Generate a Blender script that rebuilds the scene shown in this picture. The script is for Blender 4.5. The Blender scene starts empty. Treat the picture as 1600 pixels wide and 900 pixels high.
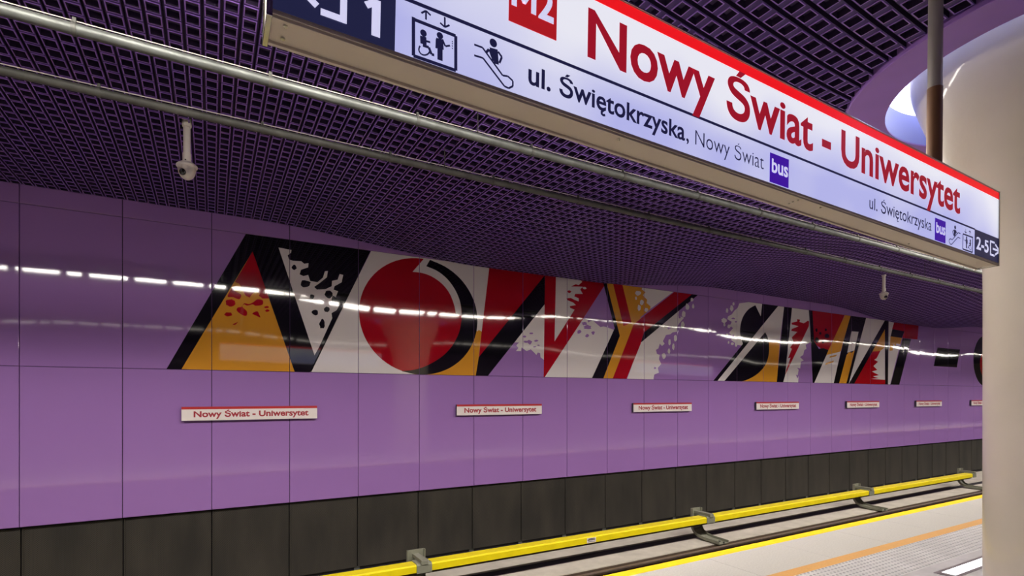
import bpy, bmesh, math, random
from mathutils import Vector, Matrix
from mathutils.geometry import tessellate_polygon
random.seed(7)
C = bpy.context.scene.collection
SC = bpy.context.scene

# ------------------------------------------------------------------ camera, world, exposure
F, U0, HY, EYE = 827.0, 2255.0, 619.0, 1.66
A_ = U0 - 800.0
YAW = math.atan(F / A_)
CS, SN = math.cos(YAW), math.sin(YAW)
cam = bpy.data.cameras.new('camera')
cam.sensor_width = 36.0
cam.lens = F / 1600 * 36
cam.shift_y = (HY - 450) / 1600
cam.clip_start = 0.05
cam.clip_end = 200
co = bpy.data.objects.new('camera', cam)
C.objects.link(co)
co.location = (0, 0, EYE)
co.rotation_euler = (math.pi / 2, 0, -YAW)
SC.camera = co
wd = bpy.data.worlds.new('world')
SC.world = wd
wd.use_nodes = True
wd.node_tree.nodes['Background'].inputs[0].default_value = (0.02, 0.02, 0.03, 1)
wd.node_tree.nodes['Background'].inputs[1].default_value = 0.3
SC.view_settings.view_transform = 'Standard'
SC.view_settings.look = 'None'
SC.view_settings.exposure = 0.0
SC.view_settings.gamma = 1
SC.view_settings.use_curve_mapping = False
SC.cycles.max_bounces = 8
SC.cycles.sample_clamp_indirect = 6
LAMP = 36.0
BEAM, BEAM_FAR, TILT = 38.0, 16.0, math.radians(31)   # added tilted area lights in the strip lamps, brightening wall and track, per metre
#  # strip lamp emission
COVE = 3.0        # column cove emission
FACE = 0.86        # backlit sign emission

D = 8.30           # wall plane
PER = 14.1         # column spacing
def sm(a, b, x):
    t = max(0, min(1, (x - a) / (b - a))); return t * t * (3 - 2 * t)
def zc(X):         # ceiling height above the platform
    d = abs((X - 5.3 + PER / 2) % PER - PER / 2)
    return EYE + 2.50 - 0.245 * (1 - sm(1.2, 4.9, d))
def ray(x, y):
    r, v = (x - 800) / F, (HY - y) / F
    return r * CS + SN, CS - r * SN, v
def wp(x, y, d=D):
    """where a sight line meets the plane Y = d -> (X, Z)"""
    a, b, v = ray(x, y); k = d / b
    return a * k, EYE + v * k
def lin(c):
    return tuple((v / 255 / 12.92 if v / 255 <= .04045 else ((v / 255 + .055) / 1.055) ** 2.4) for v in c) + (1,)

# ------------------------------------------------------------------ helpers
def thing(name, label, cat, loc=(0, 0, 0), group=None):
    o = bpy.data.objects.new(name, None); C.objects.link(o)
    o.empty_display_size = .1
    o.location = loc; o['label'] = label; o['category'] = cat
    if group: o['group'] = group
    return o
def tag(o, label, cat, group=None, kind=None):
    o['label'] = label; o['category'] = cat
    if group: o['group'] = group
    if kind: o['kind'] = kind
    return o
class MB:
    def __init__(s): s.v = []; s.f = []; s.m = []
    def add(s, vs, fs, m=0):
        b = len(s.v); s.v += [tuple(v) for v in vs]
        s.f += [tuple(i + b for i in f) for f in fs]; s.m += [m] * len(fs); return s
    def box(s, x0, x1, y0, y1, z0, z1, m=0):
        return s.add([(x0, y0, z0), (x1, y0, z0), (x1, y1, z0), (x0, y1, z0), (x0, y0, z1), (x1, y0, z1), (x1, y1, z1), (x0, y1, z1)],
                     [(0, 3, 2, 1), (4, 5, 6, 7), (0, 1, 5, 4), (1, 2, 6, 5), (2, 3, 7, 6), (3, 0, 4, 7)], m)
    def prism(s, prof, x0, x1, m=0):
        """profile in (y, z), extruded along x"""
        n = len(prof)
        vs = [(x0, y, z) for y, z in prof] + [(x1, y, z) for y, z in prof]
        fs = [tuple(range(n - 1, -1, -1)), tuple(range(n, 2 * n))] + [(i, (i + 1) % n, n + (i + 1) % n, n + i) for i in range(n)]
        return s.add(vs, fs, m)
    def flat(s, poly, t, m=0):
        """polygon in (x, z) with thickness; face towards -y at y=0, back at y=t"""
        n = len(poly)
        vs = [(x, 0, z) for x, z in poly] + [(x, t, z) for x, z in poly]
        fs = [tuple(range(n)), tuple(range(2 * n - 1, n - 1, -1))] + [(i, n + i, n + (i + 1) % n, (i + 1) % n) for i in range(n)]
        return s.add(vs, fs, m)
    def tube(s, pts, r, n=12, m=0, cap=True):
        pts = [Vector(p) for p in pts]; rings = []
        rr = r if isinstance(r, (list, tuple)) else [r] * len(pts)
        b = len(s.v)
        for i, p in enumerate(pts):
            t = (pts[min(i + 1, len(pts) - 1)] - pts[max(i - 1, 0)]).normalized()
            u = t.cross(Vector((0, 0, 1)) if abs(t.z) < .9 else Vector((1, 0, 0))).normalized(); w = u.cross(t)
            s.v += [tuple(p + rr[i] * (math.cos(2 * math.pi * k / n) * u + math.sin(2 * math.pi * k / n) * w)) for k in range(n)]
        for i in range(len(pts) - 1):
            for k in range(n):
                s.f.append((b + i * n + k, b + i * n + (k + 1) % n, b + (i + 1) * n + (k + 1) % n, b + (i + 1) * n + k)); s.m.append(m)
        if cap:
            s.f.append(tuple(b + k for k in range(n))); s.f.append(tuple(b + (len(pts) - 1) * n + n - 1 - k for k in range(n))); s.m += [m, m]
        return s
    def lathe(s, prof, cx=0, cy=0, n=64, m=0):
        b = len(s.v)
        for r, z in prof:
            s.v += [(cx + r * math.cos(2 * math.pi * k / n), cy + r * math.sin(2 * math.pi * k / n), z) for k in range(n)]
        for i in range(len(prof) - 1):
            for k in range(n):
                s.f.append((b + i * n + k, b + i * n + (k + 1) % n, b + (i + 1) * n + (k + 1) % n, b + (i + 1) * n + k)); s.m.append(m)
        return s
    def build(s, name, mats, parent=None, off=(0, 0, 0), smooth=False, bevel=0):
        me = bpy.data.meshes.new(name)
        me.from_pydata([(x - off[0], y - off[1], z - off[2]) for x, y, z in s.v], [], s.f)
        for m in (mats if isinstance(mats, (list, tuple)) else [mats]): me.materials.append(m)
        me.polygons.foreach_set('material_index', s.m)
        o = bpy.data.objects.new(name, me); C.objects.link(o)
        if parent: o.parent = parent
        bm = bmesh.new(); bm.from_mesh(me)
        bmesh.ops.recalc_face_normals(bm, faces=bm.faces)
        if smooth:
            for f in bm.faces: f.smooth = True
            for e in bm.edges:
                if len(e.link_faces) == 2 and e.calc_face_angle(0) > .6: e.smooth = False
        bm.to_mesh(me); bm.free()
        if bevel:
            md = o.modifiers.new('bevel', 'BEVEL'); md.width = bevel; md.segments = 2; md.limit_method = 'ANGLE'
        return o
def struct(o):
    o['kind'] = 'structure'; return o
def copy_tree(o, parent=None):
    c = o.copy(); C.objects.link(c)
    if parent: c.parent = parent
    for ch in list(o.children): copy_tree(ch, c)
    return c

# ------------------------------------------------------------------ materials
def mat(name, col, rough=.5, metal=0, coat=0, emit=None, es=0, spec=.5, noise=None, bump=None, panel=None):
    """noise = (scale, amount) mottles the colour; bump = (scale, distance); panel = slightly bowed cladding panels"""
    m = bpy.data.materials.new(name); m.use_nodes = True
    nt = m.node_tree; N = nt.nodes; L = nt.links; p = N['Principled BSDF']
    c = lin(col) if max(col) > 1 else tuple(col) + (1,)
    p.inputs['Base Color'].default_value = c
    p.inputs['Roughness'].default_value = rough; p.inputs['Metallic'].default_value = metal
    p.inputs['Specular IOR Level'].default_value = spec
    p.inputs['Coat Weight'].default_value = coat; p.inputs['Coat Roughness'].default_value = .045; p.inputs['Coat IOR'].default_value = 1.65 if coat == 1 else 1.5
    if emit:
        p.inputs['Emission Color'].default_value = lin(emit); p.inputs['Emission Strength'].default_value = es
    tc = N.new('ShaderNodeNewGeometry')
    if noise:
        n = N.new('ShaderNodeTexNoise'); n.inputs['Scale'].default_value = noise[0]; n.inputs['Detail'].default_value = 6
        L.new(tc.outputs['Position'], n.inputs['Vector'])
        mx = N.new('ShaderNodeMixRGB'); k = noise[1]
        mx.inputs[1].default_value = tuple(max(0, v * (1 - k)) for v in c[:3]) + (1,)
        mx.inputs[2].default_value = tuple(min(1, v * (1 + k)) for v in c[:3]) + (1,)
        rp = N.new('ShaderNodeMapRange'); rp.inputs[1].default_value = .3; rp.inputs[2].default_value = .7
        L.new(n.outputs[0], rp.inputs[0]); L.new(rp.outputs[0], mx.inputs[0]); L.new(mx.outputs[0], p.inputs['Base Color'])
    if bump:
        n = N.new('ShaderNodeTexNoise'); n.inputs['Scale'].default_value = bump[0]; n.inputs['Detail'].default_value = 4
        L.new(tc.outputs['Position'], n.inputs['Vector'])
        b = N.new('ShaderNodeBump'); b.inputs['Distance'].default_value = bump[1]; b.inputs['Strength'].default_value = 1
        L.new(n.outputs[0], b.inputs['Height']); L.new(b.outputs[0], p.inputs['Normal'])
    if panel:
        x0, w = panel
        sp = N.new('ShaderNodeSeparateXYZ'); L.new(tc.outputs['Position'], sp.inputs[0])
        def mth(op, a, b=None):
            q = N.new('ShaderNodeMath'); q.operation = op
            for i, v in enumerate((a, b)):
                if v is None: continue
                if isinstance(v, (int, float)): q.inputs[i].default_value = v
                else: L.new(v, q.inputs[i])
            return q.outputs[0]
        u = mth('DIVIDE', mth('SUBTRACT', sp.outputs[0], x0), w)
        fl = mth('FLOOR', u); fr = mth('SUBTRACT', u, fl)
        par = mth('MULTIPLY', fr, mth('SUBTRACT', 1, fr))
        wn = N.new('ShaderNodeTexWhiteNoise'); wn.noise_dimensions = '1D'; L.new(fl, wn.inputs['W'])
        wz = N.new('ShaderNodeTexWhiteNoise'); wz.noise_dimensions = '1D'; L.new(mth('ADD', fl, 57.3), wz.inputs['W'])
        h = mth('ADD', mth('MULTIPLY', par, 4.6), mth('MULTIPLY', mth('MULTIPLY', mth('SUBTRACT', wn.outputs[0], .5), fr), 1.4))
        h = mth('ADD', h, mth('MULTIPLY', mth('MULTIPLY', mth('SUBTRACT', wz.outputs[0], .5), sp.outputs[2]), .6))
        b = N.new('ShaderNodeBump'); b.inputs['Distance'].default_value = .001; b.inputs['Strength'].default_value = 1
        L.new(h, b.inputs['Height']); L.new(b.outputs[0], p.inputs['Normal']); L.new(b.outputs[0], p.inputs['Coat Normal'])
    return m
def emat(name, col, s, dark=.0):
    m = mat(name, col, .35, emit=col, es=s); return m

PX0 = wp(30, 600)[0]; PW = 3.5135e-5 * (F * F + A_ * A_) / F * D
pan = (PX0, PW)
M = {}
PURPLE = (.31, .16, .43)
M['wall'] = mat('glossy_purple_enamel', PURPLE, .5, coat=1, spec=0, panel=pan)
M['black_p'] = mat('mural_black', (10, 10, 12), .5, coat=1, spec=0, panel=pan)
M['red_p'] = mat('mural_red', (160, 6, 22), .5, coat=1, spec=0, panel=pan)
M['orange_p'] = mat('mural_orange', (206, 142, 40), .5, coat=1, spec=0, panel=pan)
M['white_p'] = mat('mural_white', (215, 207, 207), .5, coat=1, spec=0, panel=pan)
M['purple_p'] = M['wall']
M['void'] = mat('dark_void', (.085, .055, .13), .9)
M['gap'] = mat('black_gap', (.01, .008, .012), .8)
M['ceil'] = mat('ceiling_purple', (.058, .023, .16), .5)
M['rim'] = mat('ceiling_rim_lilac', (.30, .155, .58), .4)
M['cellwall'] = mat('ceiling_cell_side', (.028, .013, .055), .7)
M['ring'] = mat('ring_purple', (.34, .17, .60), .45, noise=(3, .05))
M['mesh'] = None
M['steel'] = mat('galvanised_steel', (96, 99, 96), .5, .5, noise=(9, .22), bump=(40, .0006))
M['steel_dk'] = mat('weathered_steel', (84, 84, 80), .55, .4, noise=(7, .25), bump=(40, .0006))
M['alu'] = mat('sign_aluminium', (206, 194, 176), .42, .35, bump=(300, .0001))
M['chrome'] = mat('polished_edge', (205, 205, 200), .15, 1)
M['post_brown'] = mat('post_brown_reflection', (128, 92, 66), .45, .3)  # brown reflection on the lower post, painted as base colour
M['post'] = mat('post_satin_steel', (176, 170, 164), .4, .35)
M['plastic'] = mat('white_plastic', (214, 206, 198), .4)
M['blackgloss'] = mat('black_glass', (8, 8, 10), .05, coat=1)
M['column'] = mat('column_plaster', (220, 211, 195), .35, coat=.5, noise=(2.2, .05), bump=(14, .0015))
M['floor'] = mat('platform_granite', (192, 189, 182), .38, noise=(60, .10))
M['floor2'] = mat('veined_granite', (212, 210, 211), .25, noise=(3.5, .14))
M['yellow'] = mat('yellow_edge_paint', (252, 210, 20), .5, noise=(20, .06))
M['orange'] = mat('orange_stone', (212, 160, 92), .5, noise=(40, .06))
M['stud'] = mat('steel_stud', (170, 170, 172), .4, .5)
M['tactile'] = mat('tactile_granite', (206, 204, 204), .35, noise=(3, .14))
M['conc'] = mat('track_concrete', (190, 182, 170), .85, noise=(4, .12), bump=(25, .002))
M['conc2'] = mat('platform_side_concrete', (96, 92, 86), .9, noise=(5, .15))
M['darkstrip'] = mat('dark_channel', (34, 30, 34), .7)
M['rust'] = mat('rusty_steel', (74, 58, 46), .6, .3, noise=(12, .3))
M['railtop'] = mat('worn_rail_head', (150, 136, 118), .35, .8)
M['rail_y'] = mat('yellow_fibreglass', (236, 214, 20), .35, noise=(5, .06))
M['grey_grp'] = mat('grey_fibreglass', (132, 132, 116), .45)
M['plate_body'] = mat('plate_body_grey', (70, 66, 80), .5)
M['plate_white'] = mat('plate_white', (226, 216, 214), .35)
M['plate_red'] = mat('plate_red', (178, 32, 36), .4)
M['plate_text'] = mat('plate_text_red', (158, 30, 48), .5)
M['lamp'] = emat('lamp_diffuser', (255, 246, 232), LAMP)
M['lamp_far'] = emat('lamp_diffuser_dim', (255, 246, 232), 4)
M['lampbox'] = mat('lamp_housing', (70, 60, 90), .5)
M['cove'] = emat('cove_light', (214, 220, 255), COVE)
M['coveblue'] = mat('cove_drum', (150, 160, 225), .35)
M['navy_e'] = emat('sign_navy', (30, 32, 62), 1.0)
M['navy_t'] = emat('sign_navy_text', (34, 34, 74), .6)
M['red_e'] = emat('sign_red_strip', (255, 26, 34), .75)
M['redtext_e'] = emat('sign_red_text', (186, 26, 48), .55)
M['logo_e'] = emat('sign_red_logo', (200, 32, 40), .6)
M['bus_e'] = emat('sign_violet', (72, 20, 180), .6)
M['white_e'] = emat('sign_white_text', (222, 222, 255), .8)
M['floorlamp'] = emat('floor_light', (250, 250, 255), 1.6)
M['wallplain'] = mat('far_cladding_purple', PURPLE, .3, coat=.3)
M['beige'] = mat('end_wall', (160, 150, 140), .8)

def mesh_mat():
    m = mat('perforated_dark_steel', (66, 60, 52), .55, .2)
    nt = m.node_tree; N = nt.nodes; L = nt.links; p = N['Principled BSDF']
    g = N.new('ShaderNodeNewGeometry')
    n = N.new('ShaderNodeTexNoise'); n.inputs['Scale'].default_value = 1.3; n.inputs['Detail'].default_value = 5
    mp = N.new('ShaderNodeMapping'); mp.inputs['Scale'].default_value = (2.2, 1, .6)
    L.new(g.outputs['Position'], mp.inputs[0]); L.new(mp.outputs[0], n.inputs['Vector'])
    cr = N.new('ShaderNodeValToRGB'); cr.color_ramp.elements[0].position = .35; cr.color_ramp.elements[1].position = .65
    cr.color_ramp.elements[0].color = lin((44, 41, 37)); cr.color_ramp.elements[1].color = lin((64, 59, 52))
    L.new(n.outputs[0], cr.inputs[0])
    sp = N.new('ShaderNodeSeparateXYZ'); L.new(g.outputs['Position'], sp.inputs[0])
    def w(s):
        q = N.new('ShaderNodeMath'); q.operation = 'MULTIPLY'; q.inputs[1].default_value = 2 * math.pi / .024; L.new(s, q.inputs[0])
        r = N.new('ShaderNodeMath'); r.operation = 'SINE'; L.new(q.outputs[0], r.inputs[0]); return r.outputs[0]
    a = N.new('ShaderNodeMath'); a.operation = 'MULTIPLY'; L.new(w(sp.outputs[0]), a.inputs[0]); L.new(w(sp.outputs[2]), a.inputs[1])
    st = N.new('ShaderNodeMath'); st.operation = 'GREATER_THAN'; st.inputs[1].default_value = .25; L.new(a.outputs[0], st.inputs[0])
    mx = N.new('ShaderNodeMixRGB'); mx.inputs[2].default_value = (.012, .011, .010, 1)
    L.new(st.outputs[0], mx.inputs[0]); L.new(cr.outputs[0], mx.inputs[1]); L.new(mx.outputs[0], p.inputs['Base Color'])
    return m
M['mesh'] = mesh_mat()

def face_mat():
    """backlit opal acrylic: uneven tube glow put into the emission colour, brighter towards the top"""
    m = mat('opal_sign_face', (225, 225, 245), .3)
    nt = m.node_tree; N = nt.nodes; L = nt.links; p = N['Principled BSDF']
    tc = N.new('ShaderNodeTexCoord'); sp = N.new('ShaderNodeSeparateXYZ'); L.new(tc.outputs['Object'], sp.inputs[0])
    r = N.new('ShaderNodeMapRange'); r.inputs[1].default_value = .1; r.inputs[2].default_value = .42; L.new(sp.outputs[2], r.inputs[0])
    n = N.new('ShaderNodeTexNoise'); n.inputs['Scale'].default_value = 2.0; n.inputs['Detail'].default_value = 1
    L.new(tc.outputs['Object'], n.inputs['Vector'])
    a = N.new('ShaderNodeMath'); a.operation = 'MULTIPLY_ADD'; a.inputs[1].default_value = .9; L.new(n.outputs[0], a.inputs[0])
    q = N.new('ShaderNodeMath'); q.operation = 'MULTIPLY'; q.inputs[1].default_value = .6; L.new(r.outputs[0], q.inputs[0]); L.new(q.outputs[0], a.inputs[2])
    cr = N.new('ShaderNodeValToRGB'); cr.color_ramp.elements[0].position = .4; cr.color_ramp.elements[1].position = .95
    cr.color_ramp.elements[0].color = lin((186, 188, 244)); cr.color_ramp.elements[1].color = lin((244, 244, 255))
    L.new(a.outputs[0], cr.inputs[0]); L.new(cr.outputs[0], p.inputs['Emission Color'])
    p.inputs['Emission Strength'].default_value = FACE
    p.inputs['Base Color'].default_value = (.25, .25, .3, 1)
    return m
M['face'] = face_mat()

# ------------------------------------------------------------------ text
def text_mesh(s, weight=0.0, space=1.0):
    cu = bpy.data.curves.new('t', 'FONT'); cu.body = s; cu.size = 1; cu.offset = weight; cu.space_character = space; cu.resolution_u = 4
    o = bpy.data.objects.new('t', cu); C.objects.link(o)
    dg = bpy.context.evaluated_depsgraph_get(); dg.update()
    me = bpy.data.meshes.new_from_object(o.evaluated_get(dg))
    vs = [tuple(v.co) for v in me.vertices]; fs = [tuple(p.vertices) for p in me.polygons]
    bpy.data.objects.remove(o); bpy.data.curves.remove(cu); bpy.data.meshes.remove(me)
    return vs, fs
XH = None
def xheight():
    global XH
    if XH is None:
        v, f = text_mesh('x'); XH = max(p[1] for p in v)
    return XH
CAPH = None
def cap_height():
    global CAPH
    if CAPH is None:
        v, f = text_mesh('H'); CAPH = max(p[1] for p in v)
    return CAPH
def text_parts(s, weight, space):
    """the letter e with a tail is drawn as e plus a hook"""
    if 'ę' not in s: return text_mesh(s, weight, space)
    vs, fs = text_mesh(s.replace('ę', 'e'), weight, space)
    pre = s[:s.index('ę')]
    va, _ = text_mesh(pre + 'e', weight, space); vb, _ = text_mesh('e', weight, space)
    ew = max(p[0] for p in vb) - min(p[0] for p in vb); xe = max(p[0] for p in va)
    w = .028 + weight; path = [(xe - ew * .30, .01), (xe - ew * .46, -.07), (xe - ew * .44, -.14), (xe - ew * .30, -.17), (xe - ew * .14, -.15)]
    vs = list(vs); fs = list(fs)
    for (a, b), (c, d) in zip(path, path[1:]):
        L = math.hypot(c - a, d - b); nx, ny = -(d - b) / L * w, (c - a) / L * w; ex, ey = (c - a) / L * w * .5, (d - b) / L * w * .5
        k = len(vs); vs += [(a + nx - ex, b + ny - ey, 0), (a - nx - ex, b - ny - ey, 0), (c - nx + ex, d - ny + ey, 0), (c + nx + ex, d + ny + ey, 0)]; fs.append((k, k + 1, k + 2, k + 3))
    return vs, fs
def put_text(mb, s, x0, x1, base, cap, y, weight=0.0, m=0, space=1.0):
    """lettering between x0 and x1, baseline z=base, capital height cap, at depth y, facing -y"""
    vs, fs = text_parts(s, weight, space)
    a, b = min(p[0] for p in vs), max(p[0] for p in vs); k = (x1 - x0) / (b - a); h = cap / cap_height()
    ch, xh = cap_height(), xheight(); want = .735 * ch
    def up(v):
        if v <= 0: return v
        if v <= xh: return v * want / xh
        if v <= ch: return want + (v - xh) * (ch - want) / (ch - xh)
        return ch + (v - ch) * .6
    mb.add([(x0 + (p[0] - a) * k, y, base + up(p[1]) * h) for p in vs], fs, m)
    return mb

# ================================================================== SETTING
XA, XB = -9.0, 46.0
YB = -12.0
TRK = EYE - 2.76
Z_TOP, Z_MID, Z_BOT = EYE + 2.279, EYE + .355, EYE - 1.552
kmin, kmax = -7, int((XB - PX0) / PW) + 1
g = .0032
mb = MB()
for k in range(kmin, kmax):
    a, b = PX0 + k * PW + g, PX0 + (k + 1) * PW - g
    for z0, z1 in ((Z_BOT, Z_MID), (Z_MID, Z_TOP), (Z_TOP, EYE + 2.75)):
        e = .005
        zz0, zz1 = z0 + g * .8, z1 - g * .8
        # panel with rolled edges
        mb.add([(a + e, D, zz0 + e), (b - e, D, zz0 + e), (b - e, D, zz1 - e), (a + e, D, zz1 - e),
                (a, D + e, zz0), (b, D + e, zz0), (b, D + e, zz1), (a, D + e, zz1),
                (a, D + .03, zz0), (b, D + .03, zz0), (b, D + .03, zz1), (a, D + .03, zz1)],
               [(0, 1, 2, 3), (4, 5, 1, 0), (5, 6, 2, 1), (6, 7, 3, 2), (7, 4, 0, 3), (8, 9, 5, 4), (9, 10, 6, 5), (10, 11, 7, 6), (11, 8, 4, 7)], 0)
mb.box(XA, XB, D + .03, D + .09, Z_BOT + .0, EYE + 2.85, 1)
struct(mb.build('wall_back', [M['wall'], M['gap']]))
# base cladding of perforated panels, set back from the enamel
RB = D + .065
Z_PB = EYE - 2.66
mb = MB()
for k in range(kmin, kmax):
    a, b = PX0 + k * PW + .007, PX0 + (k + 1) * PW - .007
    mb.box(a, b, RB, RB + .02, Z_PB, Z_BOT - .022, 0)
    mb.add([(a, RB, Z_PB), (a + .02, RB - .008, Z_PB), (a + .02, RB - .008, Z_BOT - .022), (a, RB, Z_BOT - .022)], [(0, 1, 2, 3)], 0)
    mb.box(a - .05, a + .035, RB + .03, RB + .05, TRK - .02, Z_PB + .0, 2)
mb.box(XA, XB, RB + .05, RB + .12, TRK - .05, Z_BOT + .05, 1)
struct(mb.build('baseboard_back', [M['mesh'], M['gap'], M['steel']]))
# small fixings on the base panel joints
# track bed
mb = MB()
mb.box(XA, XB, 7.47, RB + .05, TRK - .2, TRK, 0)
mb.box(XA, XB, 6.72, 7.20, TRK - .2, TRK, 0)
mb.box(XA, XB, 7.20, 7.47, TRK - .2, TRK - .03, 1)
mb.box(XA, XB, 5.9, 6.72, TRK - .2, TRK - .015, 2)
mb.box(XA, XB, 3.6, 5.9, TRK - .2, TRK - .1, 1)
struct(mb.build('track_bed', [M['conc'], M['darkstrip'], M['rust']]))
# platform: side, slab and its paving bands
Y_E, Y_Y, Y_O1, Y_O0, Y_T = 3.835, 3.715, 3.09, 2.965, 2.475
mb = MB()
mb.box(XA, XB, 3.66, 3.74, TRK - .1, -.12, 0)
mb.box(XA, XB, -6.3, -6.2, TRK - .1, -.12, 0)
mb.box(XA, XB, -6.4, Y_E, -.14, -.03, 1)
tw = 1.13; tx0 = 5.545
k0, k1 = int((XA - tx0) / tw), int((XB - tx0) / tw)
for k in range(k0, k1):
    a, b = tx0 + k * tw, tx0 + (k + 1) * tw
    for y0, y1, mi in ((Y_O1, Y_Y, 2),):
        mb.box(a + .0015, b - .0015, y0, y1, -.03, 0, mi)
    y = Y_T
    while y > -6.3:
        mb.box(a + .0015, b - .0015, y - 1.13 + .0015, y, -.03, 0, 3)
        y -= 1.13
struct(mb.build('floor', [M['conc2'], M['gap'], M['floor'], M['floor2']]))
struct(MB().box(XA, XB, Y_Y, Y_E, -.03, .001).build('trim_1', M['yellow']))
struct(MB().box(XA, XB, Y_O0, Y_O1, -.03, .001).build('trim_2', M['orange']))
# tactile paving with domed studs
mb = MB()
mb.box(XA, XB, Y_T, Y_O0, -.03, 0, 0)
rows = 9
for j in range(rows):
    y = Y_T + .03 + j * (Y_O0 - Y_T - .05) / (rows - 1)
    x = 2.5 + (j % 2) * .0
    while x < 12:
        n = 8; b = len(mb.v)
        for r, z in ((.0125, 0), (.0105, .004), (.005, .0058)):
            mb.v += [(x + r * math.cos(2 * math.pi * q / n), y + r * math.sin(2 * math.pi * q / n), z) for q in range(n)]
        for i in range(2):
            for q in range(n):
                mb.f.append((b + i * n + q, b + i * n + (q + 1) % n, b + (i + 1) * n + (q + 1) % n, b + (i + 1) * n + q)); mb.m.append(1)
        mb.f.append(tuple(b + 2 * n + q for q in range(n))); mb.m.append(1)
        x += .058
o = mb.build('tactile_paving', [M['tactile'], M['stud']])
struct(o)
# side and end walls of the hall
struct(MB().box(XA, XB, YB - .1, YB, TRK - .2, EYE + 2.85).build('wall_front', M['wallplain']))
struct(MB().box(XA - .1, XA, YB, D, TRK - .2, EYE + 2.85).build('wall_left', M['beige']))
struct(MB().box(XB, XB + .1, YB, D, TRK - .2, EYE + 2.85).build('wall_right', M['beige']))
struct(MB().box(XA, XB, YB, -6.2, TRK - .2, TRK - .1).build('track_bed_far', M['conc']))

# lattice ceiling
CX, CY = 5.20, 1.25
centres = [(CX + i * PER, CY) for i in (-1, 0, 1, 2)]
R_OUT, R_IN = 1.37, 1.085
mb = MB()
def cell(x, y, px, py, hx, hy, sx, sy):
    """one cell: strip piece (half sizes sx, sy), opening (hx, hy) with a raised rim"""
    z = zc(x); z2 = lambda q: zc(q)
    rw = .0068; dn = .005
    def loop(ax, ay, dz): return [(x - ax, y - ay, z2(x - ax) + dz), (x + ax, y - ay, z2(x + ax) + dz), (x + ax, y + ay, z2(x + ax) + dz), (x - ax, y + ay, z2(x - ax) + dz)]
    vs = loop(sx, sy, .038) + loop(sx, sy, 0) + loop(hx + rw, hy + rw, 0) + loop(hx + rw, hy + rw, -dn) + loop(hx, hy, -dn) + loop(hx, hy, .038)
    b = len(mb.v); mb.v += vs
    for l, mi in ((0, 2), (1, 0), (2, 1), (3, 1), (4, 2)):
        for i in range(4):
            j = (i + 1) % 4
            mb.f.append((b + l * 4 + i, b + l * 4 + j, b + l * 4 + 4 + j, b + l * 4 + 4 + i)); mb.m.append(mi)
def inside(x, y, r):
    return any((x - a) ** 2 + (y - c) ** 2 < r * r for a, c in centres)
PXA, PYA = .1105, .129
YS = 3.0
y = D - PYA / 2 - .01
while y > YS:
    x = -3.2
    while x < 27:
        cell(x, y, PXA, PYA, .0355, .0465, .0470, PYA / 2)
        x += PXA
    y -= PYA
y = YS - .07
while y > -.6:
    x = -1.0
    while x < 12.5:
        if not inside(x, y, R_OUT - .03): cell(x, y, .129, .129, .0365, .0395, .0645, .0515)
        x += .129
    y -= .129
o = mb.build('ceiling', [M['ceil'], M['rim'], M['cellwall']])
struct(o)
# plain soffit where the lattice is only seen in reflections, and the void above
mb = MB()
def soffit(x0, x1, y0, y1, dz, mi):
    n = max(1, int((x1 - x0) / .5))
    for i in range(n):
        a, b = x0 + (x1 - x0) * i / n, x0 + (x1 - x0) * (i + 1) / n
        mb.add([(a, y0, zc(a) + dz), (b, y0, zc(b) + dz), (b, y1, zc(b) + dz), (a, y1, zc(a) + dz)], [(0, 3, 2, 1)], mi)
soffit(XA, -3.26, YS, D, 0, 0)
soffit(27, XB, YS, D, 0, 0)
soffit(XA, -1.07, -.65, YS, 0, 0)
soffit(XA, XB, YB, -.65, 0, 0)
soffit(12.55, 17.5, -.65, YS, 0, 0); soffit(21, XB, -.65, YS, 0, 0)
struct(mb.build('ceiling_soffit', [M['ceil']]))
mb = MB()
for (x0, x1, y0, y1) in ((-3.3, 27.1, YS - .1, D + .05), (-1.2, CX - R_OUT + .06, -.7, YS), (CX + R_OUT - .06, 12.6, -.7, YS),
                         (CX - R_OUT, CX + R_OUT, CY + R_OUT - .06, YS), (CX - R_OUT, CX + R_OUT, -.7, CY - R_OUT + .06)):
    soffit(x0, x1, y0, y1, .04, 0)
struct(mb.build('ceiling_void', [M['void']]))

# ================================================================== COLUMNS WITH THEIR CEILING RINGS
ZR = EYE + 2.225
def ring_thing(cx, cy, label):
    t = thing('ceiling_ring', label, 'ceiling ring', (cx, cy, ZR), 'lit rings round the columns')
    MB().lathe([(R_IN, 0.012), (R_IN, 0), (R_OUT - .004, 0), (R_OUT, .004), (R_OUT, .035), (R_OUT + .0, .3)], n=96).build('flange', M['ring'], t, smooth=True)
    d = MB().lathe([(R_IN + .03, .01), (R_IN + .03, .275), (R_IN + .06, .275)], n=96)
    d.build('drum', M['coveblue'], t, smooth=True)
    for k in range(8):
        j = MB()
        a = math.radians(58 + 45 * k); r = R_IN + .027
        j.tube([(r * math.cos(a), r * math.sin(a), .012), (r * math.cos(a), r * math.sin(a), .272)], .004, 6)
        j.build('seam', M['gap'], t)
    MB().lathe([(.955, .40), (1.3, .40)], n=64).build('luminous_panel', M['cove'], t)
    MB().lathe([(R_IN + .06, .275), (1.32, .29), (1.32, .46), (.9, .46)], n=64).build('cove', M['plastic'], t)
    return t
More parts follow.
